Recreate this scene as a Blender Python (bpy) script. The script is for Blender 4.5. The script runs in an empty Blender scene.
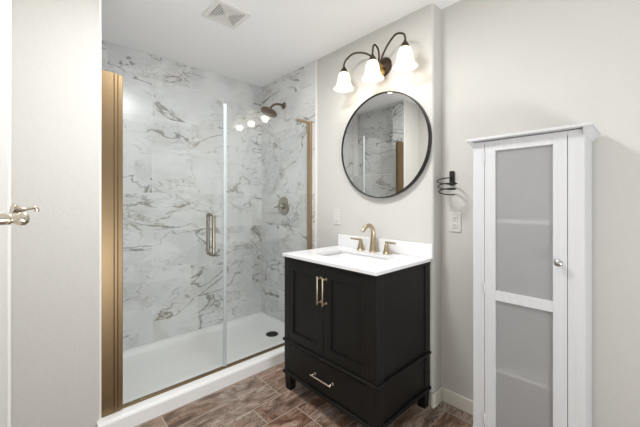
import bpy, bmesh, math, random
from mathutils import Vector, Matrix
random.seed(3)
S = bpy.context.scene
COL = S.collection
PI = math.pi

# ------------------------------------------------------------------ camera
CAM_H = 1.2143
TH = 0.8193                                   # heading, measured from +X
cam = bpy.data.cameras.new('camera')
cam.sensor_width = 36.0
cam.lens = 309.47 / 640 * 36.0
cam.shift_y = -11.5 / 640
cam.clip_start = 0.02
co = bpy.data.objects.new('camera', cam)
COL.objects.link(co)
co.location = (0, 0, CAM_H)
co.rotation_euler = (PI / 2, 0, TH - PI / 2)
S.camera = co

# ------------------------------------------------------------------ light
W = bpy.data.worlds.new('world')
S.world = W
W.use_nodes = True
bg = W.node_tree.nodes['Background']
bg.inputs[0].default_value = (0.985, 0.99, 1.0, 1)
bg.inputs[1].default_value = 0.31
LAMP_W = 0.27                                  # each bulb of the vanity light
SHADE_E = 0.06
fl = bpy.data.lights.new('added_ceiling_fill', 'AREA')          # added fill light, aimed up to brighten the ceiling
fl.shape = 'DISK'
fl.size = 0.45
fl.energy = 1.5
fl.color = (0.99, 0.99, 1.0)
fo = bpy.data.objects.new('added_ceiling_fill', fl)
COL.objects.link(fo)
fo.location = (0.36, 0.1, 0.72)
fo.rotation_euler = (PI, 0, 0)
dl = bpy.data.lights.new('ceiling_downlight', 'AREA')     # the room's ceiling light, above the frame
dl.shape = 'DISK'
dl.size = 0.4
dl.energy = 13
dl.color = (0.985, 0.99, 1.0)
do = bpy.data.objects.new('ceiling_downlight', dl)
COL.objects.link(do)
do.location = (0.72, 1.18, 2.385)
kl = bpy.data.lights.new('added_rear_fill', 'AREA')      # unseen fill added low behind the camera to lift walls and ceiling
kl.shape = 'RECTANGLE'
kl.size = 0.9
kl.size_y = 0.6
kl.energy = 18
kl.color = (0.97, 0.99, 1.0)
ko = bpy.data.objects.new('added_rear_fill', kl)
COL.objects.link(ko)
ko.location = (0.36, -1.5, 0.35)
ko.rotation_euler = (PI / 2 + 0.85, 0, 0)
S.view_settings.view_transform = 'Standard'
S.view_settings.look = 'None'
S.view_settings.gamma = 1
S.view_settings.use_curve_mapping = False
S.view_settings.exposure = 0.91

# ------------------------------------------------------------------ node helpers
def newmat(name):
    m = bpy.data.materials.new(name)
    m.use_nodes = True
    return m, m.node_tree.nodes, m.node_tree.links, m.node_tree.nodes['Principled BSDF']

def N(nodes, typ, **kw):
    n = nodes.new(typ)
    for k, v in kw.items():
        setattr(n, k, v)
    return n

def math_n(nodes, links, op, a, b=None, clamp=False):
    n = nodes.new('ShaderNodeMath')
    n.operation = op
    n.use_clamp = clamp
    for i, x in enumerate((a, b)):
        if x is None:
            continue
        if isinstance(x, (int, float)):
            n.inputs[i].default_value = x
        else:
            links.new(x, n.inputs[i])
    return n.outputs[0]

def mixcol(nodes, links, fac, a, b):
    n = nodes.new('ShaderNodeMix')
    n.data_type = 'RGBA'
    for sock, x in ((n.inputs[0], fac), (n.inputs[6], a), (n.inputs[7], b)):
        if isinstance(x, (int, float)):
            sock.default_value = x
        elif isinstance(x, tuple):
            sock.default_value = (*x, 1)
        else:
            links.new(x, sock)
    return n.outputs[2]

def simple(name, col, rough=0.5, metal=0.0, bump=0.0, bscale=80, spec=None, coat=0.0):
    m, n, l, p = newmat(name)
    p.inputs['Base Color'].default_value = (*col, 1)
    p.inputs['Roughness'].default_value = rough
    p.inputs['Metallic'].default_value = metal
    if spec is not None:
        p.inputs['Specular IOR Level'].default_value = spec
    p.inputs['Coat Weight'].default_value = coat
    # gentle mottling so that no surface is dead flat
    g = N(n, 'ShaderNodeNewGeometry')
    t = N(n, 'ShaderNodeTexNoise')
    t.inputs['Scale'].default_value = bscale
    t.inputs['Detail'].default_value = 3
    l.new(g.outputs['Position'], t.inputs['Vector'])
    c = mixcol(n, l, t.outputs[0], tuple(x * 0.97 for x in col), tuple(min(1, x * 1.03) for x in col))
    l.new(c, p.inputs['Base Color'])
    if bump:
        b = N(n, 'ShaderNodeBump')
        b.inputs['Strength'].default_value = bump
        b.inputs['Distance'].default_value = 0.002
        l.new(t.outputs[0], b.inputs['Height'])
        l.new(b.outputs[0], p.inputs['Normal'])
    return m

def swiz(n, l, order, off=(0, 0, 0), scl=(1, 1, 1)):
    g = N(n, 'ShaderNodeNewGeometry')
    s = N(n, 'ShaderNodeSeparateXYZ')
    l.new(g.outputs['Position'], s.inputs[0])
    c = N(n, 'ShaderNodeCombineXYZ')
    for i, ax in enumerate(order):
        l.new(s.outputs['XYZ'.index(ax)], c.inputs[i])
    mp = N(n, 'ShaderNodeMapping')
    mp.inputs['Location'].default_value = off
    mp.inputs['Scale'].default_value = scl
    l.new(c.outputs[0], mp.inputs[0])
    return mp.outputs[0]

def vein(n, l, vec, scale, width, detail=4, rough=0.55, dist=0.6, rot=(0, 0, 0), stretch=(1, 1, 1)):
    mp = N(n, 'ShaderNodeMapping')
    mp.inputs['Rotation'].default_value = rot
    mp.inputs['Scale'].default_value = stretch
    l.new(vec, mp.inputs[0])
    t = N(n, 'ShaderNodeTexNoise')
    t.inputs['Scale'].default_value = scale
    t.inputs['Detail'].default_value = detail
    t.inputs['Roughness'].default_value = rough
    t.inputs['Distortion'].default_value = dist
    l.new(mp.outputs[0], t.inputs['Vector'])
    a = math_n(n, l, 'ABSOLUTE', math_n(n, l, 'SUBTRACT', t.outputs[0], 0.5))
    r = N(n, 'ShaderNodeMapRange')
    r.interpolation_type = 'SMOOTHERSTEP'
    r.inputs[1].default_value = 0.0
    r.inputs[2].default_value = width
    r.inputs[3].default_value = 1.0
    r.inputs[4].default_value = 0.0
    l.new(a, r.inputs[0])
    return r.outputs[0]

def blotch(n, l, vec, scale, lo, hi, detail=2):
    t = N(n, 'ShaderNodeTexNoise')
    t.inputs['Scale'].default_value = scale
    t.inputs['Detail'].default_value = detail
    l.new(vec, t.inputs['Vector'])
    r = N(n, 'ShaderNodeMapRange')
    r.interpolation_type = 'SMOOTHSTEP'
    r.inputs[1].default_value = lo
    r.inputs[2].default_value = hi
    l.new(t.outputs[0], r.inputs[0])
    return r.outputs[0]

def marble_tile(name, order, off, seed):
    m, n, l, p = newmat(name)
    v = swiz(n, l, order, off)
    br = N(n, 'ShaderNodeTexBrick')
    br.offset = 0.5
    br.inputs['Color1'].default_value = (0, 0, 0, 1)
    br.inputs['Color2'].default_value = (1, 1, 1, 1)
    br.inputs['Scale'].default_value = 1
    br.inputs['Mortar Size'].default_value = 0.0018
    br.inputs['Mortar Smooth'].default_value = 0.2
    br.inputs['Brick Width'].default_value = 0.61
    br.inputs['Row Height'].default_value = 0.305
    l.new(v, br.inputs['Vector'])
    cx = N(n, 'ShaderNodeCombineXYZ')
    r = math_n(n, l, 'MULTIPLY', br.outputs['Color'], 9.0)
    for i in range(3):
        l.new(r, cx.inputs[i])
    ad = N(n, 'ShaderNodeVectorMath')
    ad.operation = 'ADD'
    l.new(v, ad.inputs[0])
    l.new(cx.outputs[0], ad.inputs[1])
    ad2 = N(n, 'ShaderNodeVectorMath')
    ad2.operation = 'ADD'
    l.new(ad.outputs[0], ad2.inputs[0])
    ad2.inputs[1].default_value = (seed, seed * 1.7, seed * 0.3)
    q = ad2.outputs[0]
    st = dict(rot=(0, 0, -0.65), stretch=(0.75, 1.35, 1))
    v1 = vein(n, l, q, 1.5, 0.013, 6, 0.52, 0.8, **st)
    v2 = vein(n, l, q, 3.2, 0.015, 6, 0.55, 0.9, **st)
    v3 = vein(n, l, q, 1.7, 0.13, 6, 0.66, 1.3, **st)
    v4 = vein(n, l, q, 7.5, 0.035, 4, 0.6, 0.8, **st)
    m1 = blotch(n, l, q, 2.2, 0.38, 0.58)
    m2 = blotch(n, l, q, 3.1, 0.46, 0.62)
    m3 = blotch(n, l, q, 4.0, 0.50, 0.66)
    f = math_n(n, l, 'MULTIPLY', v1, m1)
    f = math_n(n, l, 'ADD', f, math_n(n, l, 'MULTIPLY', math_n(n, l, 'MULTIPLY', v2, m2), 0.75))
    f = math_n(n, l, 'ADD', f, math_n(n, l, 'MULTIPLY', math_n(n, l, 'MULTIPLY', v4, m3), 0.45))
    f = math_n(n, l, 'ADD', f, math_n(n, l, 'MULTIPLY', math_n(n, l, 'MULTIPLY', v3, m1), 0.20), clamp=True)
    f = math_n(n, l, 'MULTIPLY', f, 0.86)
    cloud = blotch(n, l, q, 1.8, 0.35, 0.7, 4)
    base = mixcol(n, l, cloud, (0.78, 0.785, 0.78), (0.69, 0.695, 0.70))
    hue = blotch(n, l, q, 2.0, 0.42, 0.58)
    vc = mixcol(n, l, hue, (0.20, 0.20, 0.195), (0.25, 0.225, 0.165))
    c = mixcol(n, l, f, base, vc)
    c = mixcol(n, l, math_n(n, l, 'MULTIPLY', br.outputs['Fac'], 0.7), c, (0.84, 0.84, 0.83))
    l.new(c, p.inputs['Base Color'])
    p.inputs['Roughness'].default_value = 0.22
    return m

def plank_floor(name):
    m, n, l, p = newmat(name)
    v = swiz(n, l, 'XYZ', (-0.54 + 6.1, -1.745 + 15.655, 0))
    br = N(n, 'ShaderNodeTexBrick')
    br.offset = 0.33
    br.offset_frequency = 3
    br.inputs['Color1'].default_value = (0, 0, 0, 1)
    br.inputs['Color2'].default_value = (1, 1, 1, 1)
    br.inputs['Scale'].default_value = 1
    br.inputs['Mortar Size'].default_value = 0.0028
    br.inputs['Mortar Smooth'].default_value = 0.1
    br.inputs['Brick Width'].default_value = 0.61
    br.inputs['Row Height'].default_value = 0.155
    l.new(v, br.inputs['Vector'])
    r = math_n(n, l, 'MULTIPLY', br.outputs['Color'], 13.0)
    cx = N(n, 'ShaderNodeCombineXYZ')
    for i in range(3):
        l.new(r, cx.inputs[i])
    ad = N(n, 'ShaderNodeVectorMath')
    ad.operation = 'ADD'
    l.new(v, ad.inputs[0])
    l.new(cx.outputs[0], ad.inputs[1])
    q = ad.outputs[0]
    def fbm(scl, sc, det, rg, dis, off=0.0):
        mp = N(n, 'ShaderNodeMapping')
        mp.inputs['Scale'].default_value = scl
        mp.inputs['Location'].default_value = (off, off, off)
        l.new(q, mp.inputs[0])
        t_ = N(n, 'ShaderNodeTexNoise')
        t_.inputs['Scale'].default_value = sc
        t_.inputs['Detail'].default_value = det
        t_.inputs['Roughness'].default_value = rg
        t_.inputs['Distortion'].default_value = dis
        l.new(mp.outputs[0], t_.inputs['Vector'])
        return t_
    def ramp(src, stops):
        cr = N(n, 'ShaderNodeValToRGB')
        e = cr.color_ramp.elements
        e[0].position, e[0].color = stops[0][0], (*stops[0][1], 1)
        e[1].position, e[1].color = stops[-1][0], (*stops[-1][1], 1)
        for pos, c_ in stops[1:-1]:
            k_ = e.new(pos)
            k_.color = (*c_, 1)
        l.new(src, cr.inputs[0])
        return cr.outputs[0]
    t = fbm((1.3, 3.3, 1), 2.1, 8, 0.66, 2.2)
    brown = ramp(t.outputs[0], [(0.33, (0.055, 0.030, 0.018)), (0.44, (0.15, 0.085, 0.052)), (0.52, (0.255, 0.165, 0.115)), (0.60, (0.36, 0.265, 0.205)), (0.70, (0.52, 0.43, 0.36))])
    grey = ramp(t.outputs[0], [(0.33, (0.085, 0.06, 0.047)), (0.44, (0.22, 0.17, 0.14)), (0.52, (0.34, 0.28, 0.24)), (0.60, (0.43, 0.375, 0.335)), (0.70, (0.58, 0.53, 0.48))])
    zone = fbm((0.9, 2.2, 1), 1.5, 3, 0.5, 1.0, 4.0)
    zr = N(n, 'ShaderNodeMapRange')
    zr.interpolation_type = 'SMOOTHSTEP'
    zr.inputs[1].default_value = 0.40
    zr.inputs[2].default_value = 0.60
    l.new(zone.outputs[0], zr.inputs[0])
    body = mixcol(n, l, zr.outputs[0], brown, grey)
    # hair-fine cracks and swirls
    fine = vein(n, l, q, 3.6, 0.040, 5, 0.6, 2.5, stretch=(1.0, 3.0, 1))
    body = mixcol(n, l, math_n(n, l, 'MULTIPLY', fine, 0.75), body, (0.07, 0.043, 0.03))
    # each plank a little greyer or browner
    tint = mixcol(n, l, br.outputs['Color'], (1.02, 0.86, 0.76), (1.02, 1.0, 0.97))
    mu = N(n, 'ShaderNodeMix')
    mu.data_type = 'RGBA'
    mu.blend_type = 'MULTIPLY'
    mu.inputs[0].default_value = 1
    l.new(body, mu.inputs[6])
    l.new(tint, mu.inputs[7])
    c = mixcol(n, l, br.outputs['Fac'], mu.outputs[2], (0.42, 0.36, 0.31))
    l.new(c, p.inputs['Base Color'])
    p.inputs['Roughness'].default_value = 0.38
    b = N(n, 'ShaderNodeBump')
    b.inputs['Strength'].default_value = 0.25
    b.inputs['Distance'].default_value = 0.002
    l.new(t.outputs[0], b.inputs['Height'])
    l.new(b.outputs[0], p.inputs['Normal'])
    return m

def grained(name, a, b, rough, order='XYZ', scl=(40, 40, 2.5), bump=0.1, spec=0.5):
    m, n, l, p = newmat(name)
    p.inputs['Specular IOR Level'].default_value = spec
    v = swiz(n, l, order, (0, 0, 0), scl)
    t = N(n, 'ShaderNodeTexNoise')
    t.inputs['Scale'].default_value = 2.0
    t.inputs['Detail'].default_value = 5
    t.inputs['Roughness'].default_value = 0.6
    l.new(v, t.inputs['Vector'])
    r = N(n, 'ShaderNodeMapRange')
    r.inputs[1].default_value = 0.3
    r.inputs[2].default_value = 0.7
    l.new(t.outputs[0], r.inputs[0])
    l.new(mixcol(n, l, r.outputs[0], a, b), p.inputs['Base Color'])
    p.inputs['Roughness'].default_value = rough
    bm_ = N(n, 'ShaderNodeBump')
    bm_.inputs['Strength'].default_value = bump
    bm_.inputs['Distance'].default_value = 0.001
    l.new(t.outputs[0], bm_.inputs['Height'])
    l.new(bm_.outputs[0], p.inputs['Normal'])
    return m

def clear_glass(name, tint):
    m, n, l, p = newmat(name)
    n.remove(p)
    out = n['Material Output']
    tr = N(n, 'ShaderNodeBsdfTransparent')
    tr.inputs[0].default_value = (*tint, 1)
    gl = N(n, 'ShaderNodeBsdfGlossy')
    gl.inputs['Roughness'].default_value = 0.0
    fr = N(n, 'ShaderNodeFresnel')
    g = N(n, 'ShaderNodeNewGeometry')
    # a thin pane: the far face reflects like the near one
    ior = math_n(n, l, 'SUBTRACT', 1.6, math_n(n, l, 'MULTIPLY', g.outputs['Backfacing'], 1.6 - 1 / 1.6))
    l.new(ior, fr.inputs[0])
    mx = N(n, 'ShaderNodeMixShader')
    l.new(fr.outputs[0], mx.inputs[0])
    l.new(tr.outputs[0], mx.inputs[1])
    l.new(gl.outputs[0], mx.inputs[2])
    l.new(mx.outputs[0], out.inputs[0])
    return m

def frosted_glass(name):
    m, n, l, p = newmat(name)
    n.remove(p)
    out = n['Material Output']
    tr = N(n, 'ShaderNodeBsdfTransparent')
    tr.inputs[0].default_value = (0.95, 0.95, 0.95, 1)
    df = N(n, 'ShaderNodeBsdfDiffuse')
    df.inputs[0].default_value = (0.78, 0.78, 0.78, 1)
    tl = N(n, 'ShaderNodeBsdfTranslucent')
    tl.inputs[0].default_value = (0.85, 0.85, 0.85, 1)
    gl = N(n, 'ShaderNodeBsdfGlossy')
    gl.inputs['Roughness'].default_value = 0.35
    gl.inputs[0].default_value = (0.8, 0.8, 0.8, 1)
    a = N(n, 'ShaderNodeMixShader')
    a.inputs[0].default_value = 0.5
    l.new(df.outputs[0], a.inputs[1])
    l.new(tl.outputs[0], a.inputs[2])
    b = N(n, 'ShaderNodeMixShader')
    b.inputs[0].default_value = 0.55
    l.new(a.outputs[0], b.inputs[1])
    l.new(tr.outputs[0], b.inputs[2])
    c = N(n, 'ShaderNodeMixShader')
    c.inputs[0].default_value = 0.06
    l.new(b.outputs[0], c.inputs[1])
    l.new(gl.outputs[0], c.inputs[2])
    l.new(c.outputs[0], out.inputs[0])
    return m

def shade_glass(name):
    m, n, l, p = newmat(name)
    p.inputs['Base Color'].default_value = (0.90, 0.875, 0.82, 1)
    p.inputs['Roughness'].default_value = 0.3
    p.inputs['Emission Color'].default_value = (1.0, 0.93, 0.80, 1)
    p.inputs['Emission Strength'].default_value = SHADE_E
    t = N(n, 'ShaderNodeBsdfTranslucent')
    t.inputs[0].default_value = (0.95, 0.92, 0.86, 1)
    mx = N(n, 'ShaderNodeMixShader')
    mx.inputs[0].default_value = 0.45
    l.new(p.outputs[0], mx.inputs[1])
    l.new(t.outputs[0], mx.inputs[2])
    l.new(mx.outputs[0], n['Material Output'].inputs[0])
    return m

def emitter(name, col, e):
    m, n, l, p = newmat(name)
    p.inputs['Base Color'].default_value = (*col, 1)
    p.inputs['Emission Color'].default_value = (*col, 1)
    p.inputs['Emission Strength'].default_value = e
    return m

M = dict(
    paint=simple('warm_white_wall_paint', (0.62, 0.606, 0.572), 0.75, bump=0.35, bscale=90),
    ceil=simple('white_ceiling_paint', (0.94, 0.94, 0.94), 0.85, bump=0.2, bscale=120),
    trim=simple('white_trim_paint', (0.78, 0.75, 0.68), 0.45),
    door=simple('white_door_paint', (0.80, 0.79, 0.76), 0.4),
    floor=plank_floor('wood_look_plank_tile'),
    mb=marble_tile('marble_tile_back', 'XZY', (-0.41 + 6.1, -0.676 + 3.05, 0), 1.0),
    ma=marble_tile('marble_tile_side', 'YZX', (-0.3 + 6.1, -0.676 + 3.05, 0), 5.3),
    white_edge=simple('white_edge_trim', (0.83, 0.82, 0.79), 0.4),
    acrylic=simple('white_acrylic', (0.92, 0.92, 0.91), 0.28, bscale=8),
    bronze=simple('brushed_champagne_bronze', (0.235, 0.165, 0.092), 0.36, 1.0, bscale=30),
    bronze_dk=simple('dark_bronze', (0.085, 0.058, 0.04), 0.38, 0.85, bscale=30),
    bronze_lit=simple('lit_champagne_bronze', (0.47, 0.345, 0.24), 0.36, 1.0, bscale=30),  # paler copy of the jamb bronze, its brighter reflection put into the colour
    brass=simple('antique_brass', (0.50, 0.33, 0.13), 0.3, 1.0, bscale=30),
    oiled=simple('oil_rubbed_bronze', (0.21, 0.16, 0.12), 0.32, 0.95, bscale=30),
    valve=simple('dark_nickel', (0.36, 0.33, 0.27), 0.3, 1.0, bscale=40),
    gold=simple('brushed_gold', (0.50, 0.415, 0.29), 0.28, 1.0, bscale=40),
    nickel=simple('warm_nickel', (0.60, 0.54, 0.44), 0.25, 1.0, bscale=40),
    silver=simple('satin_nickel_knob', (0.55, 0.55, 0.54), 0.3, 1.0),
    black=simple('black_metal', (0.016, 0.015, 0.014), 0.4, 0.3),
    blackp=simple('black_plastic', (0.018, 0.018, 0.018), 0.45),
    espresso=grained('espresso_wood', (0.006, 0.0055, 0.0045), (0.0095, 0.0088, 0.0075), 0.45, spec=0.28),
    quartz=simple('white_quartz', (0.85, 0.85, 0.86), 0.2, bscale=25),
    ceramic=simple('white_ceramic', (0.84, 0.84, 0.84), 0.12),
    cabinet=grained('white_painted_wood', (0.62, 0.625, 0.635), (0.66, 0.665, 0.675), 0.5, scl=(60, 60, 1.2), bump=0.15),
    plate=simple('off_white_plastic', (0.66, 0.65, 0.62), 0.4),
    plastic=simple('white_plastic', (0.80, 0.79, 0.76), 0.4),
    slot=simple('dark_slot', (0.03, 0.03, 0.03), 0.7),
    vent_gap=simple('grey_vent_throat', (0.05, 0.05, 0.05), 0.8),
    glass=clear_glass('clear_shower_glass', (0.985, 0.995, 0.992)),
    glass_edge=simple('glass_edge_seal', (0.50, 0.55, 0.56), 0.3),
    frosted=frosted_glass('frosted_cabinet_glass'),
    mirror=simple('mirror_silver', (0.74, 0.74, 0.725), 0.0, 1.0),
    shade=shade_glass('milk_glass_shade'),
    bulb=emitter('warm_bulb', (1.0, 0.90, 0.74), 3.0),
)

# ------------------------------------------------------------------ mesh helpers
def box(bm, x0, x1, y0, y1, z0, z1, bevel=0.0, seg=2):
    r = bmesh.ops.create_cube(bm, size=1)
    vs = r['verts']
    bmesh.ops.scale(bm, vec=(abs(x1 - x0), abs(y1 - y0), abs(z1 - z0)), verts=vs)
    bmesh.ops.translate(bm, vec=((x0 + x1) / 2, (y0 + y1) / 2, (z0 + z1) / 2), verts=vs)
    if bevel:
        es = list({e for v in vs for e in v.link_edges})
        bmesh.ops.bevel(bm, geom=es, offset=bevel, segments=seg, profile=0.5, affect='EDGES')
    return bm

def B(*a, **k):
    return box(bmesh.new(), *a, **k)

def hexa(bm, lo, hi):
    """Eight corners: lo and hi are four points each, same order."""
    v = [bm.verts.new(p) for p in lo] + [bm.verts.new(p) for p in hi]
    bm.faces.new(v[3::-1])
    bm.faces.new(v[4:8])
    for i in range(4):
        j = (i + 1) % 4
        bm.faces.new((v[i], v[j], v[4 + j], v[4 + i]))
    return bm

def tube(bm, pts, rad, seg=12, cap=True):
    pts = [Vector(p) for p in pts]
    n = len(pts)
    if not hasattr(rad, '__len__'):
        rad = [rad] * n
    up = None
    rings = []
    for i, p in enumerate(pts):
        t = (pts[min(i + 1, n - 1)] - pts[max(i - 1, 0)]).normalized()
        if up is None:
            a = Vector((0, 0, 1)) if abs(t.z) < 0.9 else Vector((1, 0, 0))
            up = t.cross(a).normalized()
        else:
            up = (up - t * up.dot(t)).normalized()
        s = t.cross(up)
        rings.append([bm.verts.new(p + (up * math.cos(2 * PI * k / seg) + s * math.sin(2 * PI * k / seg)) * rad[i]) for k in range(seg)])
    for a, b in zip(rings, rings[1:]):
        for k in range(seg):
            f = bm.faces.new((a[k], a[(k + 1) % seg], b[(k + 1) % seg], b[k]))
            f.smooth = True
    if cap:
        bm.faces.new(rings[0][::-1])
        bm.faces.new(rings[-1])
    return bm

def smooth_path(ctrl, n=8):
    """Catmull-Rom through control points."""
    c = [Vector(p) for p in ctrl]
    c = [c[0] * 2 - c[1]] + c + [c[-1] * 2 - c[-2]]
    out = []
    for i in range(1, len(c) - 2):
        for k in range(n):
            t = k / n
            p0, p1, p2, p3 = c[i - 1:i + 3]
            out.append(0.5 * ((2 * p1) + (p2 - p0) * t + (2 * p0 - 5 * p1 + 4 * p2 - p3) * t * t + (3 * p1 - p0 - 3 * p2 + p3) * t ** 3))
    out.append(c[-2])
    return out

def lathe(bm, prof, origin=(0, 0, 0), axis=(0, 0, 1), seg=32, close=False):
    """Spin (radius, height) pairs about an axis."""
    o = Vector(origin)
    ax = Vector(axis).normalized()
    a = Vector((1, 0, 0)) if abs(ax.x) < 0.9 else Vector((0, 1, 0))
    u = ax.cross(a).normalized()
    w = ax.cross(u)
    rings = []
    for r, z in prof:
        if r < 1e-5:
            rings.append([bm.verts.new(o + ax * z)])
        else:
            rings.append([bm.verts.new(o + ax * z + (u * math.cos(2 * PI * k / seg) + w * math.sin(2 * PI * k / seg)) * r) for k in range(seg)])
    pairs = list(zip(rings, rings[1:]))
    if close:
        pairs.append((rings[-1], rings[0]))
    for A_, B_ in pairs:
        for k in range(seg):
            j = (k + 1) % seg
            if len(A_) == 1 and len(B_) == 1:
                continue
            if len(A_) == 1:
                f = bm.faces.new((A_[0], B_[j], B_[k]))
            elif len(B_) == 1:
                f = bm.faces.new((A_[k], A_[j], B_[0]))
            else:
                f = bm.faces.new((A_[k], A_[j], B_[j], B_[k]))
            f.smooth = True
    return bm

def wpos(o):
    p = Vector((0, 0, 0))
    while o is not None:
        p += o.location
        o = o.parent
    return p

def obj(name, bm, m, parent=None, loc=None, label=None, kind=None):
    """Link a bmesh given in room coordinates as one mesh object."""
    bmesh.ops.recalc_face_normals(bm, faces=bm.faces)
    if loc is None:
        n = max(1, len(bm.verts))
        c = Vector((0, 0, 0))
        for v in bm.verts:
            c += v.co
        loc = c / n
    loc = Vector(loc)
    bmesh.ops.translate(bm, vec=-loc, verts=bm.verts)
    me = bpy.data.meshes.new(name)
    bm.to_mesh(me)
    bm.free()
    me.materials.append(m)
    o = bpy.data.objects.new(name, me)
    COL.objects.link(o)
    if parent:
        o.parent = parent
        o.location = loc - wpos(parent)
    else:
        o.location = loc
    if label:
        o['label'] = label
    if kind:
        o['kind'] = kind
    return o

def struct(name, bm, m, parent=None):
    return obj(name, bm, m, parent, kind='structure')

def thing(name, label, cat, loc, group=None):
    o = bpy.data.objects.new(name, None)
    COL.objects.link(o)
    o.empty_display_size = 0.05
    o.location = loc
    o['label'] = label
    o['category'] = cat
    if group:
        o['group'] = group
    return o

# ================================================================== the room
AX = 1.741        # face of the vanity wall
CX = 1.845        # face of the set-back wall
CY = 0.882        # end of the vanity wall
BY = 2.745        # shower back wall
ZC = 2.398
YB = -1.2
XL = -0.06        # door wall
TY = 1.90         # where the tile starts on the vanity wall
EY = 1.95         # front of the wing wall
EX = 0.268        # end of the wing wall
GY = 1.985        # glass plane

struct('floor', B(XL - 0.1, CX + 0.12, YB, BY + 0.1, -0.1, 0), M['floor'])
struct('ceiling', B(XL - 0.1, CX + 0.12, YB, BY + 0.1, ZC, ZC + 0.1), M['ceil'])
# vanity wall, its free corner rounded
bm = B(AX, CX + 0.1, CY, TY, 0, ZC)
es = [e for e in bm.edges if all(abs(v.co.x - AX) < 1e-4 and abs(v.co.y - CY) < 1e-4 for v in e.verts)]
bmesh.ops.bevel(bm, geom=es, offset=0.016, segments=5, profile=0.5, affect='EDGES')
struct('wall_vanity', bm, M['paint'])
struct('wall_cabinet', B(CX, CX + 0.1, YB, CY, 0, ZC), M['paint'])
struct('wall_shower_right', B(AX, CX + 0.1, TY + 0.02, BY, 0, ZC), M['ma'])
struct('trim_1', B(AX - 0.006, CX + 0.1, TY, TY + 0.02, 0, ZC, bevel=0.002), M['white_edge'])
struct('wall_shower_back', B(XL - 0.1, CX + 0.1, BY, BY + 0.1, 0, ZC), M['mb'])
# wing wall with tiled end, white edge strip, and the tiled side wall behind it
struct('wall_entry', B(XL - 0.1, EX - 0.010, EY, EY + 0.16, 0, ZC), M['paint'])
struct('trim_2', B(EX - 0.010, EX, EY - 0.001, EY + 0.012, 0, ZC, bevel=0.002), M['white_edge'])
struct('wall_shower_end', B(EX - 0.010, EX - 0.001, EY + 0.012, EY + 0.16, 0, ZC), M['ma'])
bm = B(0.10, 0.245, EY + 0.16, BY, 0, 1.55)
box(bm, 0.10, 0.16, EY + 0.16, BY, 1.55, ZC)
struct('wall_shower_left', bm, M['ma'])
bm = B(0.155, 0.249, EY + 0.16, BY, 1.55, 1.562)
box(bm, 0.155, 0.249, BY - 0.012, BY, 1.562, ZC)
box(bm, 0.155, 0.249, EY + 0.16, EY + 0.172, 1.562, ZC)
struct('trim_3', bm, M['white_edge'])
struct('wall_door', B(XL - 0.1, XL, YB, EY, 0, ZC), M['paint'])
# door in the left wall with its casing and lever
dr = struct('door_1', B(XL, XL + 0.006, 0.62, 1.40, 0.01, 2.03, bevel=0.002), M['door'])
bm = B(XL, XL + 0.013, 1.40, 1.462, 0, 2.10, bevel=0.004)
box(bm, XL, XL + 0.013, 0.558, 0.62, 0, 2.10, bevel=0.004)
box(bm, XL, XL + 0.013, 0.62, 1.40, 2.035, 2.10, bevel=0.004)
struct('door_casing', bm, M['door'], dr)
bm = bmesh.new()
lathe(bm, [(0, 0), (0.03, 0), (0.03, 0.004), (0.024, 0.009), (0.011, 0.011), (0.009, 0.014), (0.009, 0.028),
           (0.0092, 0.030), (0.0068, 0.0315), (0.0072, 0.0335), (0.0098, 0.038), (0.0112, 0.043), (0.0104, 0.048), (0.007, 0.0515), (0, 0.053)],
      (XL + 0.006, 0.70, 1.187), (1, 0, 0), 28)
pp = smooth_path([(-0.0225, 0.716, 1.2035), (-0.0165, 0.718, 1.202), (-0.009, 0.721, 1.2015), (-0.001, 0.724, 1.2035), (0.0045, 0.727, 1.2045), (0.0078, 0.729, 1.202), (0.0075, 0.730, 1.1985)], 6)
rr = [max(0.0026, 0.0092 - 0.0066 * (i / 14) ** 0.8) if i < 26 else 0.0026 + 0.0008 * (i - 25) / 11 for i in range(len(pp))]
tube(bm, pp, rr, 16)
obj('door_handle', bm, M['nickel'], dr)

# baseboards
struct('baseboard_right', B(CX - 0.014, CX, YB, CY - 0.014, 0, 0.082, bevel=0.005), M['trim'])
bm = B(AX + 0.0, CX, CY - 0.014, CY, 0, 0.082, bevel=0.005)
box(bm, AX - 0.014, AX + 0.002, CY - 0.014, CY + 0.008, 0, 0.082, bevel=0.005)
struct('baseboard_corner', bm, M['trim'])

# ================================================================== shower base
sb = thing('shower_tray', 'low white acrylic shower tray with a raised front curb', 'shower tray', (1.0, 2.3, 0))
X0, X1, Y0, Y1 = EX - 0.02, AX, 1.907, BY
bm = bmesh.new()
def ring(x0, x1, y0, y1, z):
    return [bm.verts.new(p) for p in ((x0, y0, z), (x1, y0, z), (x1, y1, z), (x0, y1, z))]
rs = [ring(X0, X1, Y0, Y1, 0.0), ring(X0, X1, Y0, Y1, 0.070), ring(X0, X1, Y0 + 0.005, Y1, 0.079), ring(X0, X1, Y0 + 0.016, Y1, 0.083),
      ring(X0 + 0.03, X1 - 0.035, Y0 + 0.135, Y1 - 0.035, 0.083), ring(X0 + 0.04, X1 - 0.046, Y0 + 0.145, Y1 - 0.046, 0.076),
      ring(X0 + 0.06, X1 - 0.062, Y0 + 0.162, Y1 - 0.062, 0.048), ring(X0 + 0.10, X1 - 0.10, Y0 + 0.20, Y1 - 0.10, 0.040)]
bm.faces.new(rs[0][::-1])
for a, b in zip(rs, rs[1:]):
    for k in range(4):
        bm.faces.new((a[k], a[(k + 1) % 4], b[(k + 1) % 4], b[k]))
bm.faces.new(rs[-1])
obj('basin', bm, M['acrylic'], sb)
bm = bmesh.new()
lathe(bm, [(0, 0), (0.055, 0), (0.055, 0.003), (0.050, 0.0055), (0.044, 0.0045), (0, 0.0045)], (1.566, 2.30, 0.040), (0, 0, 1), 32)
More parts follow.
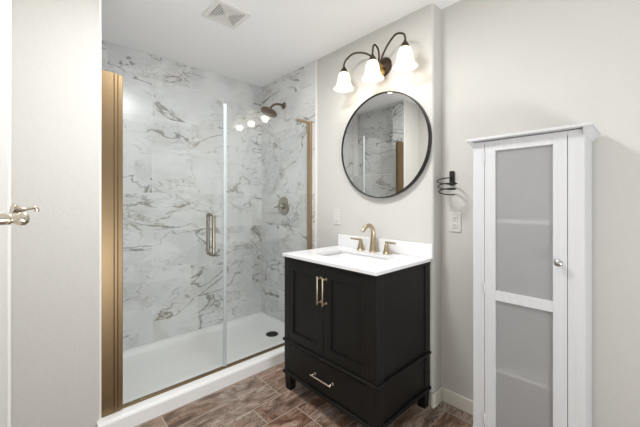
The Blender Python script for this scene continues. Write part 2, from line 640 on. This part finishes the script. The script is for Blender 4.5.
for k in range(8):
    a = k * PI / 4
    tube(bm, [(1.566 + 0.012 * math.cos(a), 2.30 + 0.012 * math.sin(a), 0.0455), (1.566 + 0.038 * math.cos(a), 2.30 + 0.038 * math.sin(a), 0.0455)], 0.003, 6)
obj('drain', bm, M['blackp'], sb, label='round black drain cover')

# ================================================================== glass
obj('bottom_track', B(0.366, AX - 0.024, GY - 0.012, GY + 0.012, 0.083, 0.095, bevel=0.002), M['bronze'], sb, label='bronze bottom track')
GZ0, GZ1 = 0.089, 1.885
SX = 0.966
sd = thing('shower_door', 'frameless clear glass shower door hung on a tall bronze jamb', 'shower door', (0.62, GY, 0.083))
obj('glass', B(0.362, SX - 0.010, GY - 0.004, GY + 0.004, GZ0 + 0.008, GZ1), M['glass'], sd)
bm = B(SX - 0.011, SX + 0.002, GY - 0.0055, GY + 0.0055, GZ0 + 0.008, GZ1 - 0.001, bevel=0.002)
obj('seal', bm, M['glass_edge'], sd, label='pale vertical edge seal')
jl = obj('jamb', B(EX, 0.325, GY - 0.022, GY + 0.022, 0.083, 1.9075, bevel=0.0015), M['bronze'], sd, label='wide bronze wall jamb')
obj('hinge_profile', B(0.3265, 0.342, GY - 0.0226, GY + 0.0226, 0.086, 1.905, bevel=0.0015), M['bronze'], jl)
obj('hinge_profile', B(0.3432, 0.366, GY - 0.0215, GY + 0.016, 0.089, 1.902, bevel=0.002), M['bronze'], jl)
bm = bmesh.new()
for s in (-1, 1):
    yb = GY + s * 0.043
    pts = smooth_path([(0.868, GY + s * 0.004, 0.868), (0.868, GY + s * 0.026, 0.868), (0.868, yb - s * 0.004, 0.871), (0.868, yb, 0.882), (0.868, yb, 0.95), (0.868, yb, 1.05),
                       (0.868, yb, 1.117), (0.868, yb - s * 0.004, 1.128), (0.868, GY + s * 0.026, 1.131), (0.868, GY + s * 0.004, 1.131)], 5)
    tube(bm, pts, 0.0115, 14)
obj('handle', bm, M['valve'], sd, label='brushed nickel pull handle')

sp = thing('shower_glass_panel', 'fixed clear glass shower panel between the door and vanity wall', 'glass panel', (1.35, GY, 0.083))
obj('glass', B(SX + 0.004, AX - 0.010, GY - 0.004, GY + 0.004, GZ0 + 0.004, GZ1), M['glass'], sp)
obj('seal', B(SX + 0.0025, SX + 0.012, GY - 0.0052, GY + 0.0052, GZ0 + 0.004, GZ1 - 0.001, bevel=0.002), M['glass_edge'], sp)
bm = B(AX - 0.024, AX, GY - 0.027, GY + 0.018, 0.083, 1.897, bevel=0.003)
obj('jamb', bm, M['bronze_lit'], sp, label='bronze wall channel')
obj('top_bracket', B(1.585, AX - 0.018, GY - 0.013, GY + 0.009, GZ1 - 0.006, GZ1 + 0.012, bevel=0.003), M['bronze_lit'], sp, label='bronze top corner bracket')

# ================================================================== shower fittings
sh = thing('showerhead', 'round bronze shower head on a short arm from the tiled wall', 'shower head', (AX, 2.36, 2.12))
bm = bmesh.new()
lathe(bm, [(0, 0), (0.032, 0), (0.032, 0.004), (0.022, 0.012), (0.012, 0.014), (0, 0.014)], (AX, 2.36, 2.12), (-1, 0, 0), 28)
obj('flange', bm, M['oiled'], sh)
bm = bmesh.new()
tube(bm, smooth_path([(AX - 0.005, 2.36, 2.12), (AX - 0.05, 2.36, 2.122), (AX - 0.10, 2.36, 2.112), (AX - 0.135, 2.36, 2.088), (AX - 0.150, 2.36, 2.066)], 6), 0.0105, 14)
obj('arm', bm, M['oiled'], sh)
bm = bmesh.new()
ax = Vector((-0.42, 0, -0.9)).normalized()
o_ = Vector((AX - 0.147, 2.36, 2.070))
lathe(bm, [(0, 0), (0.014, 0), (0.017, 0.010), (0.014, 0.022), (0.024, 0.028), (0.055, 0.036), (0.076, 0.044), (0.078, 0.050), (0.074, 0.054), (0, 0.054)], o_, ax, 36)
obj('spray_head', bm, M['oiled'], sh)

sv = thing('shower_valve', 'round nickel shower valve with lever on the tiled wall', 'shower valve', (AX, 2.36, 1.176))
bm = bmesh.new()
lathe(bm, [(0, 0), (0.088, 0), (0.088, 0.004), (0.080, 0.010), (0.050, 0.013), (0, 0.013)], (AX, 2.36, 1.176), (-1, 0, 0), 40)
obj('escutcheon', bm, M['valve'], sv)
bm = bmesh.new()
lathe(bm, [(0, 0.012), (0.030, 0.012), (0.028, 0.03), (0.022, 0.05), (0.018, 0.056), (0, 0.058)], (AX, 2.36, 1.176), (-1, 0, 0), 28)
tube(bm, smooth_path([(AX - 0.045, 2.36, 1.176), (AX - 0.055, 2.385, 1.172), (AX - 0.058, 2.43, 1.162)], 5), [0.010] * 6 + [0.007] * 5, 12)
obj('lever', bm, M['valve'], sv)

# ================================================================== vanity cabinet
VX0, VX1, VY0, VY1 = 1.212, AX, 0.899, 1.638
VC = (VY0 + VY1) / 2
va = thing('vanity_cabinet', 'dark espresso wooden vanity cabinet with two doors over a drawer', 'vanity', ((VX0 + VX1) / 2, VC, 0))
E_ = M['espresso']
PW = 0.058
bm = bmesh.new()
for y in (VY0, VY1 - PW):                       # four corner posts
    box(bm, VX0, VX0 + PW, y, y + PW, 0.105, 0.862, bevel=0.003)
    box(bm, VX1 - PW, VX1 - 0.002, y, y + PW, 0.105, 0.862, bevel=0.003)
box(bm, VX0 + 0.004, VX0 + 0.03, VY0 + PW - 0.001, VY1 - PW + 0.001, 0.815, 0.862)
box(bm, VX0 + 0.004, VX0 + 0.03, VY0 + PW - 0.001, VY1 - PW + 0.001, 0.105, 0.135)
box(bm, VX0 + 0.004, VX0 + 0.03, VY0 + PW - 0.001, VY1 - PW + 0.001, 0.305, 0.335)
box(bm, VX0 + 0.05, VX1 - 0.004, VY0 + 0.02, VY1 - 0.02, 0.105, 0.125)
box(bm, VX1 - 0.02, VX1 - 0.002, VY0 + 0.02, VY1 - 0.02, 0.12, 0.86)
obj('frame', bm, E_, va)
for y0, y1 in ((VY0 + 0.006, VY0 + 0.022), (VY1 - 0.022, VY1 - 0.006)):
    obj('side_panel', B(VX0 + PW - 0.001, VX1 - PW + 0.001, y0, y1, 0.105, 0.862), E_, va)
def bead(z, r, out):
    b = bmesh.new()
    box(b, VX0 - out, VX1 - 0.002, VY0 - out, VY0 + 0.01, z - r, z + r, bevel=r * 0.7, seg=3)
    box(b, VX0 - out, VX1 - 0.002, VY1 - 0.01, VY1 + out, z - r, z + r, bevel=r * 0.7, seg=3)
    box(b, VX0 - out, VX0 + 0.01, VY0 - out, VY1 + out, z - r, z + r, bevel=r * 0.7, seg=3)
    return b
obj('molding', bead(0.321, 0.009, 0.010), E_, va)
obj('molding', bead(0.112, 0.010, 0.010), E_, va)
obj('molding', bead(0.855, 0.006, 0.004), E_, va)
for x in (VX0 + 0.002, VX1 - 0.060):
    for y in (VY0 + 0.002, VY1 - 0.057):
        b = bmesh.new()
        t = 0.006
        hexa(b, [(x + t, y + t, 0), (x + 0.055 - t, y + t, 0), (x + 0.055 - t, y + 0.055 - t, 0), (x + t, y + 0.055 - t, 0)],
             [(x, y, 0.106), (x + 0.055, y, 0.106), (x + 0.055, y + 0.055, 0.106), (x, y + 0.055, 0.106)])
        obj('foot', b, E_, va)
def shaker(y0, y1, z0, z1, x, rail=0.052, t=0.018, rec=0.009):
    b = bmesh.new()
    box(b, x, x + t, y0, y0 + rail, z0, z1, bevel=0.0015)
    box(b, x, x + t, y1 - rail, y1, z0, z1, bevel=0.0015)
    box(b, x, x + t, y0 + rail - 0.001, y1 - rail + 0.001, z0, z0 + rail, bevel=0.0015)
    box(b, x, x + t, y0 + rail - 0.001, y1 - rail + 0.001, z1 - rail, z1, bevel=0.0015)
    # stepped inner lip and the recessed panel
    for (a0, a1, c0, c1) in ((y0 + rail, y0 + rail + 0.006, z0 + rail, z1 - rail), (y1 - rail - 0.006, y1 - rail, z0 + rail, z1 - rail),
                             (y0 + rail, y1 - rail, z0 + rail, z0 + rail + 0.006), (y0 + rail, y1 - rail, z1 - rail - 0.006, z1 - rail)):
        box(b, x + 0.004, x + t, a0, a1, c0, c1)
    box(b, x + rec, x + t - 0.002, y0 + rail - 0.002, y1 - rail + 0.002, z0 + rail - 0.002, z1 - rail + 0.002)
    return b
def pull(p0, p1, out, r=0.0052, inset=0.012):
    """Bar pull standing off the front, on two posts."""
    p0, p1 = Vector(p0), Vector(p1)
    d = (p1 - p0).normalized()
    o = Vector((-out, 0, 0))
    b = bmesh.new()
    tube(b, [p0 + o, p0 + o + d * 0.004, p1 + o - d * 0.004, p1 + o], [r * 0.8, r, r, r * 0.8], 12)
    for q in (p0 + d * inset, p1 - d * inset):
        tube(b, [q + Vector((0.002, 0, 0)), q + o], r * 0.8, 10)
        tube(b, [q + Vector((0.001, 0, 0)), q + Vector((-0.003, 0, 0))], r * 1.5, 12)
    return b
DX = VX0 + 0.001
d1 = obj('door', shaker(VC + 0.0015, VY1 - PW + 0.022, 0.336, 0.838, DX), E_, va)
d2 = obj('door', shaker(VY0 + PW - 0.022, VC - 0.0015, 0.336, 0.838, DX), E_, va)
obj('pull', pull((DX, VC + 0.022, 0.632), (DX, VC + 0.022, 0.792), 0.03), M['gold'], d1, label='gold bar pull')
obj('pull', pull((DX, VC - 0.022, 0.632), (DX, VC - 0.022, 0.792), 0.03), M['gold'], d2, label='gold bar pull')
dw = obj('drawer', B(DX, DX + 0.018, VY0 + 0.05, VY1 - 0.05, 0.130, 0.304, bevel=0.002), E_, va)
obj('pull', pull((DX, VC - 0.085, 0.212), (DX, VC + 0.085, 0.212), 0.028, r=0.0058, inset=0.014), M['nickel'], dw, label='brushed nickel bar pull')

# ================================================================== worktop, basin, splash
TX0, TY0, TY1, TZ0, TZ1 = 1.1995, 0.8924, 1.6450, 0.862, 0.880
vt = thing('countertop', 'white quartz vanity top with backsplash and undermount basin', 'countertop', ((TX0 + AX) / 2, VC, TZ0))
BX0, BX1, BY0, BY1 = 1.335, 1.610, 1.052, 1.486
bm = bmesh.new()
def rrect(x0, x1, y0, y1, z, r, n=5):
    pts = []
    for (cx, cy, a0) in ((x1 - r, y1 - r, 0), (x0 + r, y1 - r, PI / 2), (x0 + r, y0 + r, PI), (x1 - r, y0 + r, 1.5 * PI)):
        for k in range(n + 1):
            a = a0 + k / n * PI / 2
            pts.append((cx + r * math.cos(a), cy + r * math.sin(a), z))
    return pts
def loft(b, loops, close_first=False, close_last=False, smooth=False):
    rings = [[b.verts.new(p) for p in lp] for lp in loops]
    for a, c in zip(rings, rings[1:]):
        m_ = len(a)
        for k in range(m_):
            f = b.faces.new((a[k], a[(k + 1) % m_], c[(k + 1) % m_], c[k]))
            f.smooth = smooth
    if close_first:
        b.faces.new(rings[0][::-1])
    if close_last:
        b.faces.new(rings[-1])
    return b
inn = lambda z: rrect(BX0, BX1, BY0, BY1, z, 0.022)
out = lambda z, e=0.0: rrect(TX0 + e, AX - 0.001, TY0 + e, TY1 - e, z, 0.003)
loft(bm, [inn(TZ0), out(TZ0), out(TZ1 - 0.0015), out(TZ1, 0.0015), inn(TZ1), inn(TZ0)])
bmesh.ops.remove_doubles(bm, verts=bm.verts, dist=1e-6)
obj('slab', bm, M['quartz'], vt)
bm = bmesh.new()
loft(bm, [rrect(BX0 - 0.012, BX1 + 0.012, BY0 - 0.012, BY1 + 0.012, TZ0 - 0.001, 0.03), rrect(BX0 - 0.004, BX1 + 0.004, BY0 - 0.004, BY1 + 0.004, TZ0 - 0.001, 0.024),
          rrect(BX0 + 0.004, BX1 - 0.004, BY0 + 0.004, BY1 - 0.004, 0.80, 0.035), rrect(BX0 + 0.02, BX1 - 0.02, BY0 + 0.02, BY1 - 0.02, 0.752, 0.05),
          rrect(BX0 + 0.05, BX1 - 0.05, BY0 + 0.06, BY1 - 0.06, 0.742, 0.05), rrect(1.46, 1.485, 1.257, 1.282, 0.738, 0.012)], close_last=True, smooth=True)
bs = obj('basin', bm, M['ceramic'], vt)
bm = bmesh.new()
lathe(bm, [(0, 0), (0.023, 0), (0.023, 0.003), (0.018, 0.004), (0.016, 0.008), (0, 0.009)], (1.4725, 1.2695, 0.739), (0, 0, 1), 24)
obj('drain', bm, M['gold'], bs)
obj('backsplash', B(1.721, AX, 0.878, 1.6389, TZ1, 0.966, bevel=0.002), M['quartz'], vt)

# ================================================================== faucet
FY = 1.272
fa = thing('faucet', 'brushed gold widespread faucet with two lever handles on the vanity top', 'faucet', (1.678, FY, TZ1))
bm = bmesh.new()
lathe(bm, [(0, 0), (0.030, 0), (0.030, 0.004), (0.026, 0.007), (0.0255, 0.012), (0.021, 0.06), (0.0185, 0.10), (0.0165, 0.104), (0, 0.104)], (1.678, FY, TZ1), (0, 0, 1), 28)
pp = smooth_path([(1.678, FY, TZ1 + 0.098), (1.677, FY, TZ1 + 0.128), (1.668, FY, TZ1 + 0.158), (1.643, FY, TZ1 + 0.178), (1.610, FY, TZ1 + 0.176), (1.582, FY, TZ1 + 0.160), (1.568, FY, TZ1 + 0.143)], 6)
tube(bm, pp, [0.0155 - 0.004 * i / (len(pp) - 1) for i in range(len(pp))], 18)
obj('spout', bm, M['gold'], fa)
for s in (1, -1):
    hy = FY + s * 0.108
    bm = bmesh.new()
    lathe(bm, [(0, 0), (0.028, 0), (0.028, 0.004), (0.0245, 0.007), (0.0225, 0.014), (0.014, 0.056), (0.0135, 0.062), (0.0105, 0.066), (0, 0.067)], (1.678, hy, TZ1), (0, 0, 1), 26)
    h = obj('handle', bm, M['gold'], fa)
    b2 = bmesh.new()
    tube(b2, smooth_path([(1.679, hy - s * 0.008, TZ1 + 0.071), (1.677, hy + s * 0.01, TZ1 + 0.072), (1.668, hy + s * 0.045, TZ1 + 0.074), (1.660, hy + s * 0.078, TZ1 + 0.076)], 5),
         [0.009] * 5 + [0.0075] * 5 + [0.006] * 6, 12)
    obj('lever', b2, M['gold'], h)

# ================================================================== mirror
MR, MY, MZ = 0.352, 1.240, 1.593
mi = thing('mirror', 'round wall mirror in a thin black frame above the vanity', 'mirror', (AX, MY, MZ))
bm = bmesh.new()
lathe(bm, [(MR - 0.008, 0.0), (MR, 0.0), (MR, 0.035), (MR - 0.001, 0.036), (MR - 0.0055, 0.036), (MR - 0.0065, 0.035), (MR - 0.0065, 0.012)], (AX, MY, MZ), (-1, 0, 0), 96, close=True)
obj('frame', bm, M['black'], mi)
bm = bmesh.new()
lathe(bm, [(0, 0.006), (MR - 0.006, 0.006), (MR - 0.006, 0.028), (0, 0.028)], (AX, MY, MZ), (-1, 0, 0), 96)
for f in bm.faces:
    f.smooth = False
obj('mirror_glass', bm, M['mirror'], mi)

# ================================================================== vanity light
LY, LZ = 1.231, 2.118
vl = thing('vanity_light', 'bronze three arm wall light with white glass bell shades above the mirror', 'wall light', (AX, LY, LZ))
bm = bmesh.new()
lathe(bm, [(0, 0), (0.062, 0), (0.064, 0.004), (0.060, 0.010), (0.050, 0.014), (0.044, 0.022), (0.028, 0.028), (0.022, 0.034), (0, 0.036)], (AX, LY, LZ + 0.005), (-1, 0, 0), 40)
obj('backplate', bm, M['bronze_dk'], vl)
bm = bmesh.new()
hx = AX - 0.06
lathe(bm, [(0, 0.03), (0.010, 0.028), (0.014, 0.018), (0.020, 0.012), (0.022, 0.0), (0.020, -0.014), (0.031, -0.022), (0.033, -0.034), (0.024, -0.050), (0.012, -0.060), (0, -0.064)], (AX - 0.042, LY, LZ - 0.012), (0, 0, 1), 28)
tube(bm, [(AX - 0.02, LY, LZ), (hx, LY, LZ)], 0.013, 14)
hub = obj('hub', bm, M['brass'], vl, label='brass centre hub')
for yy in (LY + 0.25, LY, LY - 0.238):
    dy = yy - LY
    CXs = 1.615
    if abs(dy) < 0.01:
        ctrl = [(hx, LY, LZ + 0.02), (hx + 0.004, LY, LZ + 0.07), (hx - 0.008, LY, LZ + 0.108), (hx - 0.042, LY, LZ + 0.122), (CXs + 0.006, LY, LZ + 0.100), (CXs, LY, LZ + 0.048)]
    else:
        ctrl = [(hx, LY + dy * 0.05, LZ + 0.015), (hx - 0.003, LY + dy * 0.17, LZ + 0.065), (hx - 0.020, LY + dy * 0.42, LZ + 0.112), (hx - 0.048, LY + dy * 0.70, LZ + 0.124),
                (CXs + 0.008, yy - dy * 0.07, LZ + 0.100), (CXs + 0.001, yy, LZ + 0.068), (CXs, yy, LZ + 0.045)]
    bm = bmesh.new()
    tube(bm, smooth_path(ctrl, 8), 0.0062, 12)
    arm = obj('arm', bm, M['bronze_dk'], vl)
    bm = bmesh.new()
    lathe(bm, [(0, 0.05), (0.009, 0.05), (0.011, 0.042), (0.018, 0.034), (0.024, 0.020), (0.029, 0.010), (0.029, 0.004), (0, 0.004)], (CXs, yy, LZ), (0, 0, 1), 28)
    obj('socket_cap', bm, M['bronze_dk'], arm)
    bm = bmesh.new()
    prof = [(0.027, 0.010), (0.034, 0.004), (0.041, -0.012), (0.045, -0.035), (0.0475, -0.056), (0.052, -0.074), (0.061, -0.091), (0.073, -0.103), (0.0745, -0.106)]
    inner = [(r - 0.004, z - 0.001) for r, z in prof[::-1]]
    lathe(bm, prof + inner, (CXs, yy, LZ), (0, 0, 1), 44, close=True)
    obj('lamp_shade', bm, M['shade'], arm, label='white glass bell shade')
    bm = bmesh.new()
    lathe(bm, [(0, 0.0), (0.012, -0.002), (0.013, -0.02), (0.022, -0.04), (0.027, -0.056), (0.025, -0.072), (0.014, -0.084), (0, -0.088)], (CXs, yy, LZ), (0, 0, 1), 24)
    obj('bulb', bm, M['bulb'], arm)
    ld = bpy.data.lights.new('bulb_light', 'POINT')
    ld.energy = LAMP_W
    ld.color = (1.0, 0.92, 0.80)
    ld.shadow_soft_size = 0.035
    lo = bpy.data.objects.new('bulb_light', ld)
    COL.objects.link(lo)
    lo.parent = arm
    lo.location = Vector((CXs, yy, LZ - 0.118)) - wpos(arm)

# ================================================================== linen cabinet
KX0, KX1 = 1.595, 1.828
KY0, KY1 = 0.1795, 0.6006
DY0, DY1 = 0.2335, 0.5470
K_ = M['cabinet']
kc = thing('linen_cabinet', 'tall narrow white cabinet with frosted glass door against the right wall', 'cabinet', ((KX0 + KX1) / 2, (KY0 + KY1) / 2, 0))
for y0, y1 in ((KY0, 0.2315), (0.549, KY1)):
    obj('stile', B(KX0, KX0 + 0.018, y0, y1, 0, 1.505, bevel=0.0015), K_, kc)
for y0, y1 in ((KY0 + 0.0005, KY0 + 0.016), (KY1 - 0.016, KY1 - 0.0005)):
    obj('side_panel', B(KX0 + 0.018, KX1, y0, y1, 0, 1.505, bevel=0.001), K_, kc)
obj('back_panel', B(KX1 - 0.006, KX1 - 0.0005, KY0 + 0.016, KY1 - 0.016, 0.02, 1.50), K_, kc)
bm = B(KX0 + 0.002, KX1 - 0.006, KY0 + 0.016, KY1 - 0.016, 0.06, 0.076)
box(bm, KX0 + 0.002, KX0 + 0.016, 0.2315, 0.549, 0, 0.076)
obj('plinth', bm, K_, kc)
obj('top_panel', B(KX0 + 0.002, KX1 - 0.006, KY0 + 0.016, KY1 - 0.016, 1.485, 1.505), K_, kc)
for z in (0.420, 0.775, 1.124):
    obj('shelf', B(KX0 + 0.020, KX1 - 0.007, KY0 + 0.0165, KY1 - 0.0165, z - 0.008, z + 0.008, bevel=0.001), K_, kc)
bm = B(1.560, KX1, 0.150, 0.6235, 1.5085, 1.520, bevel=0.003)
lo = [(KX0 - 0.001, KY0 - 0.001, 1.481), (KX1, KY0 - 0.001, 1.481), (KX1, KY0 + 0.002, 1.481), (KX0 - 0.001, KY0 + 0.002, 1.481)]
hi = [(1.568, 0.156, 1.5085), (KX1, 0.156, 1.5085), (KX1, KY0 + 0.002, 1.5085), (1.568, KY0 + 0.002, 1.5085)]
hexa(bm, lo, hi)
lo = [(KX0 - 0.001, KY1 - 0.002, 1.481), (KX1, KY1 - 0.002, 1.481), (KX1, KY1 + 0.001, 1.481), (KX0 - 0.001, KY1 + 0.001, 1.481)]
hi = [(1.568, KY1 - 0.002, 1.5085), (KX1, KY1 - 0.002, 1.5085), (KX1, 0.618, 1.5085), (1.568, 0.618, 1.5085)]
hexa(bm, lo, hi)
obj('cornice', bm, K_, kc)
bm = bmesh.new()
DT = 0.019
for y0, y1, z0, z1 in ((DY0, 0.2808, 0.080, 1.503), (0.5005, DY1, 0.080, 1.503)):
    box(bm, KX0 - 0.001, KX0 - 0.001 + DT, y0, y1, z0, z1, bevel=0.0015)
for z0, z1 in ((0.080, 0.128), (0.7525, 0.798), (1.4555, 1.503)):
    box(bm, KX0 - 0.001, KX0 - 0.001 + DT, 0.2805, 0.5008, z0, z1, bevel=0.0015)
kd = obj('door', bm, K_, kc)
for z0, z1 in ((0.126, 0.754), (0.796, 1.457)):
    obj('pane', B(KX0 + 0.009, KX0 + 0.012, 0.279, 0.502, z0, z1), M['frosted'], kd, label='frosted glass pane')
bm = bmesh.new()
lathe(bm, [(0, 0), (0.008, 0), (0.0075, 0.003), (0.005, 0.007), (0.005, 0.012), (0.010, 0.016), (0.0145, 0.021), (0.0150, 0.026), (0.011, 0.031), (0, 0.033)], (KX0 - 0.001, 0.258, 0.966), (-1, 0, 0), 26)
obj('knob', bm, M['silver'], kd, label='small satin nickel knob')
for z in (1.43, 0.80, 0.17):
    bm = bmesh.new()
    lathe(bm, [(0, -0.026), (0.003, -0.026), (0.0045, -0.023), (0.0045, 0.023), (0.003, 0.026), (0, 0.026)], (KX0 - 0.002, 0.548, z), (0, 0, 1), 12)
    obj('hinge', bm, K_, kd)

# ================================================================== wall pieces
wh = thing('wire_holder', 'black coiled wire hair dryer holder on the wall beside the white cabinet', 'holder', (CX, 0.812, 1.355))
obj('bracket', B(CX - 0.016, CX, 0.797, 0.827, 1.312, 1.400, bevel=0.0075, seg=4), M['black'], wh)
bm = bmesh.new()
pts = [Vector((CX - 0.012, 0.812, 1.365)), Vector((CX - 0.025, 0.812, 1.358))]
for i in range(0, 101):
    a = i / 100 * 2.8 * 2 * PI
    r = 0.056 - 0.014 * i / 100
    pts.append(Vector((CX - 0.082 + r * math.cos(a), 0.808 + r * math.sin(a), 1.346 - 0.086 * i / 100 + 0.24 * r * (0.9 * math.cos(a) + 0.43 * math.sin(a)))))
tube(bm, pts, 0.0036, 8)
obj('coil', bm, M['black'], wh)

ou = thing('outlet', 'white duplex wall outlet below the wire holder', 'outlet', (CX, 0.797, 1.095))
obj('cover_plate', B(CX - 0.006, CX, 0.797 - 0.037, 0.797 + 0.037, 1.036, 1.154, bevel=0.003), M['plate'], ou)
for z in (1.116, 1.074):
    b = B(CX - 0.009, CX - 0.004, 0.797 - 0.017, 0.797 + 0.017, z - 0.0155, z + 0.0155, bevel=0.003)
    so = obj('socket', b, M['plate'], ou)
    b = bmesh.new()
    for dy in (-0.0065, 0.0065):
        box(b, CX - 0.0095, CX - 0.008, 0.797 + dy - 0.0014, 0.797 + dy + 0.0014, z - 0.002, z + 0.007)
    tube(b, [(CX - 0.0095, 0.797, z - 0.008), (CX - 0.008, 0.797, z - 0.008)], 0.0026, 10)
    obj('slot', b, M['slot'], so)

sw = thing('light_switch', 'white rocker light switch on the wall left of the faucet', 'light switch', (AX, 1.672, 1.098))
obj('cover_plate', B(AX - 0.006, AX, 1.672 - 0.037, 1.672 + 0.037, 1.039, 1.157, bevel=0.003), M['plate'], sw)
b = bmesh.new()
hexa(b, [(AX - 0.005, 1.656, 1.065), (AX - 0.011, 1.656, 1.065), (AX - 0.011, 1.688, 1.065), (AX - 0.005, 1.688, 1.065)],
     [(AX - 0.005, 1.656, 1.131), (AX - 0.007, 1.656, 1.131), (AX - 0.007, 1.688, 1.131), (AX - 0.005, 1.688, 1.131)])
obj('rocker', b, M['plate'], sw)

# ================================================================== ceiling vent
ve = thing('ceiling_vent', 'square white exhaust fan vent in the ceiling', 'vent', (0.90, 1.826, ZC))
vx, vy, hs = 0.90, 1.826, 0.112
bm = bmesh.new()
fr = 0.030
for x0, x1, y0, y1 in ((-hs, hs, -hs, -hs + fr), (-hs, hs, hs - fr, hs), (-hs, -hs + fr, -hs + fr, hs - fr), (hs - fr, hs, -hs + fr, hs - fr)):
    box(bm, vx + x0, vx + x1, vy + y0, vy + y1, ZC - 0.012, ZC, bevel=0.003)
obj('cover_frame', bm, M['plastic'], ve)
obj('throat', B(vx - hs + 0.01, vx + hs - 0.01, vy - hs + 0.01, vy + hs - 0.01, ZC - 0.003, ZC - 0.0005), M['vent_gap'], ve)
ii = hs - fr
k = 0
while ii > 0.018:
    a, b_ = ii - 0.0065, ii - 0.0125
    bm = bmesh.new()
    for x0, x1, y0, y1 in ((-a, a, -a, -b_), (-a, a, b_, a), (-a, -b_, -b_, b_), (b_, a, -b_, b_)):
        box(bm, vx + x0, vx + x1, vy + y0, vy + y1, ZC - 0.011, ZC - 0.004)
    obj('louvre', bm, M['plastic'], ve)
    ii -= 0.0128
    k += 1
bm = B(vx - 0.014, vx + 0.014, vy - 0.014, vy + 0.014, ZC - 0.012, ZC - 0.003, bevel=0.002)
for s in (-1, 1):
    tube(bm, [(vx + 0.01, vy + s * 0.01, ZC - 0.006), (vx + ii + hs - fr - ii, vy + s * (hs - fr), ZC - 0.006)], 0.002, 6)
    tube(bm, [(vx - 0.01, vy + s * 0.01, ZC - 0.006), (vx - hs + fr, vy + s * (hs - fr), ZC - 0.006)], 0.002, 6)
obj('centre_boss', bm, M['plastic'], ve)
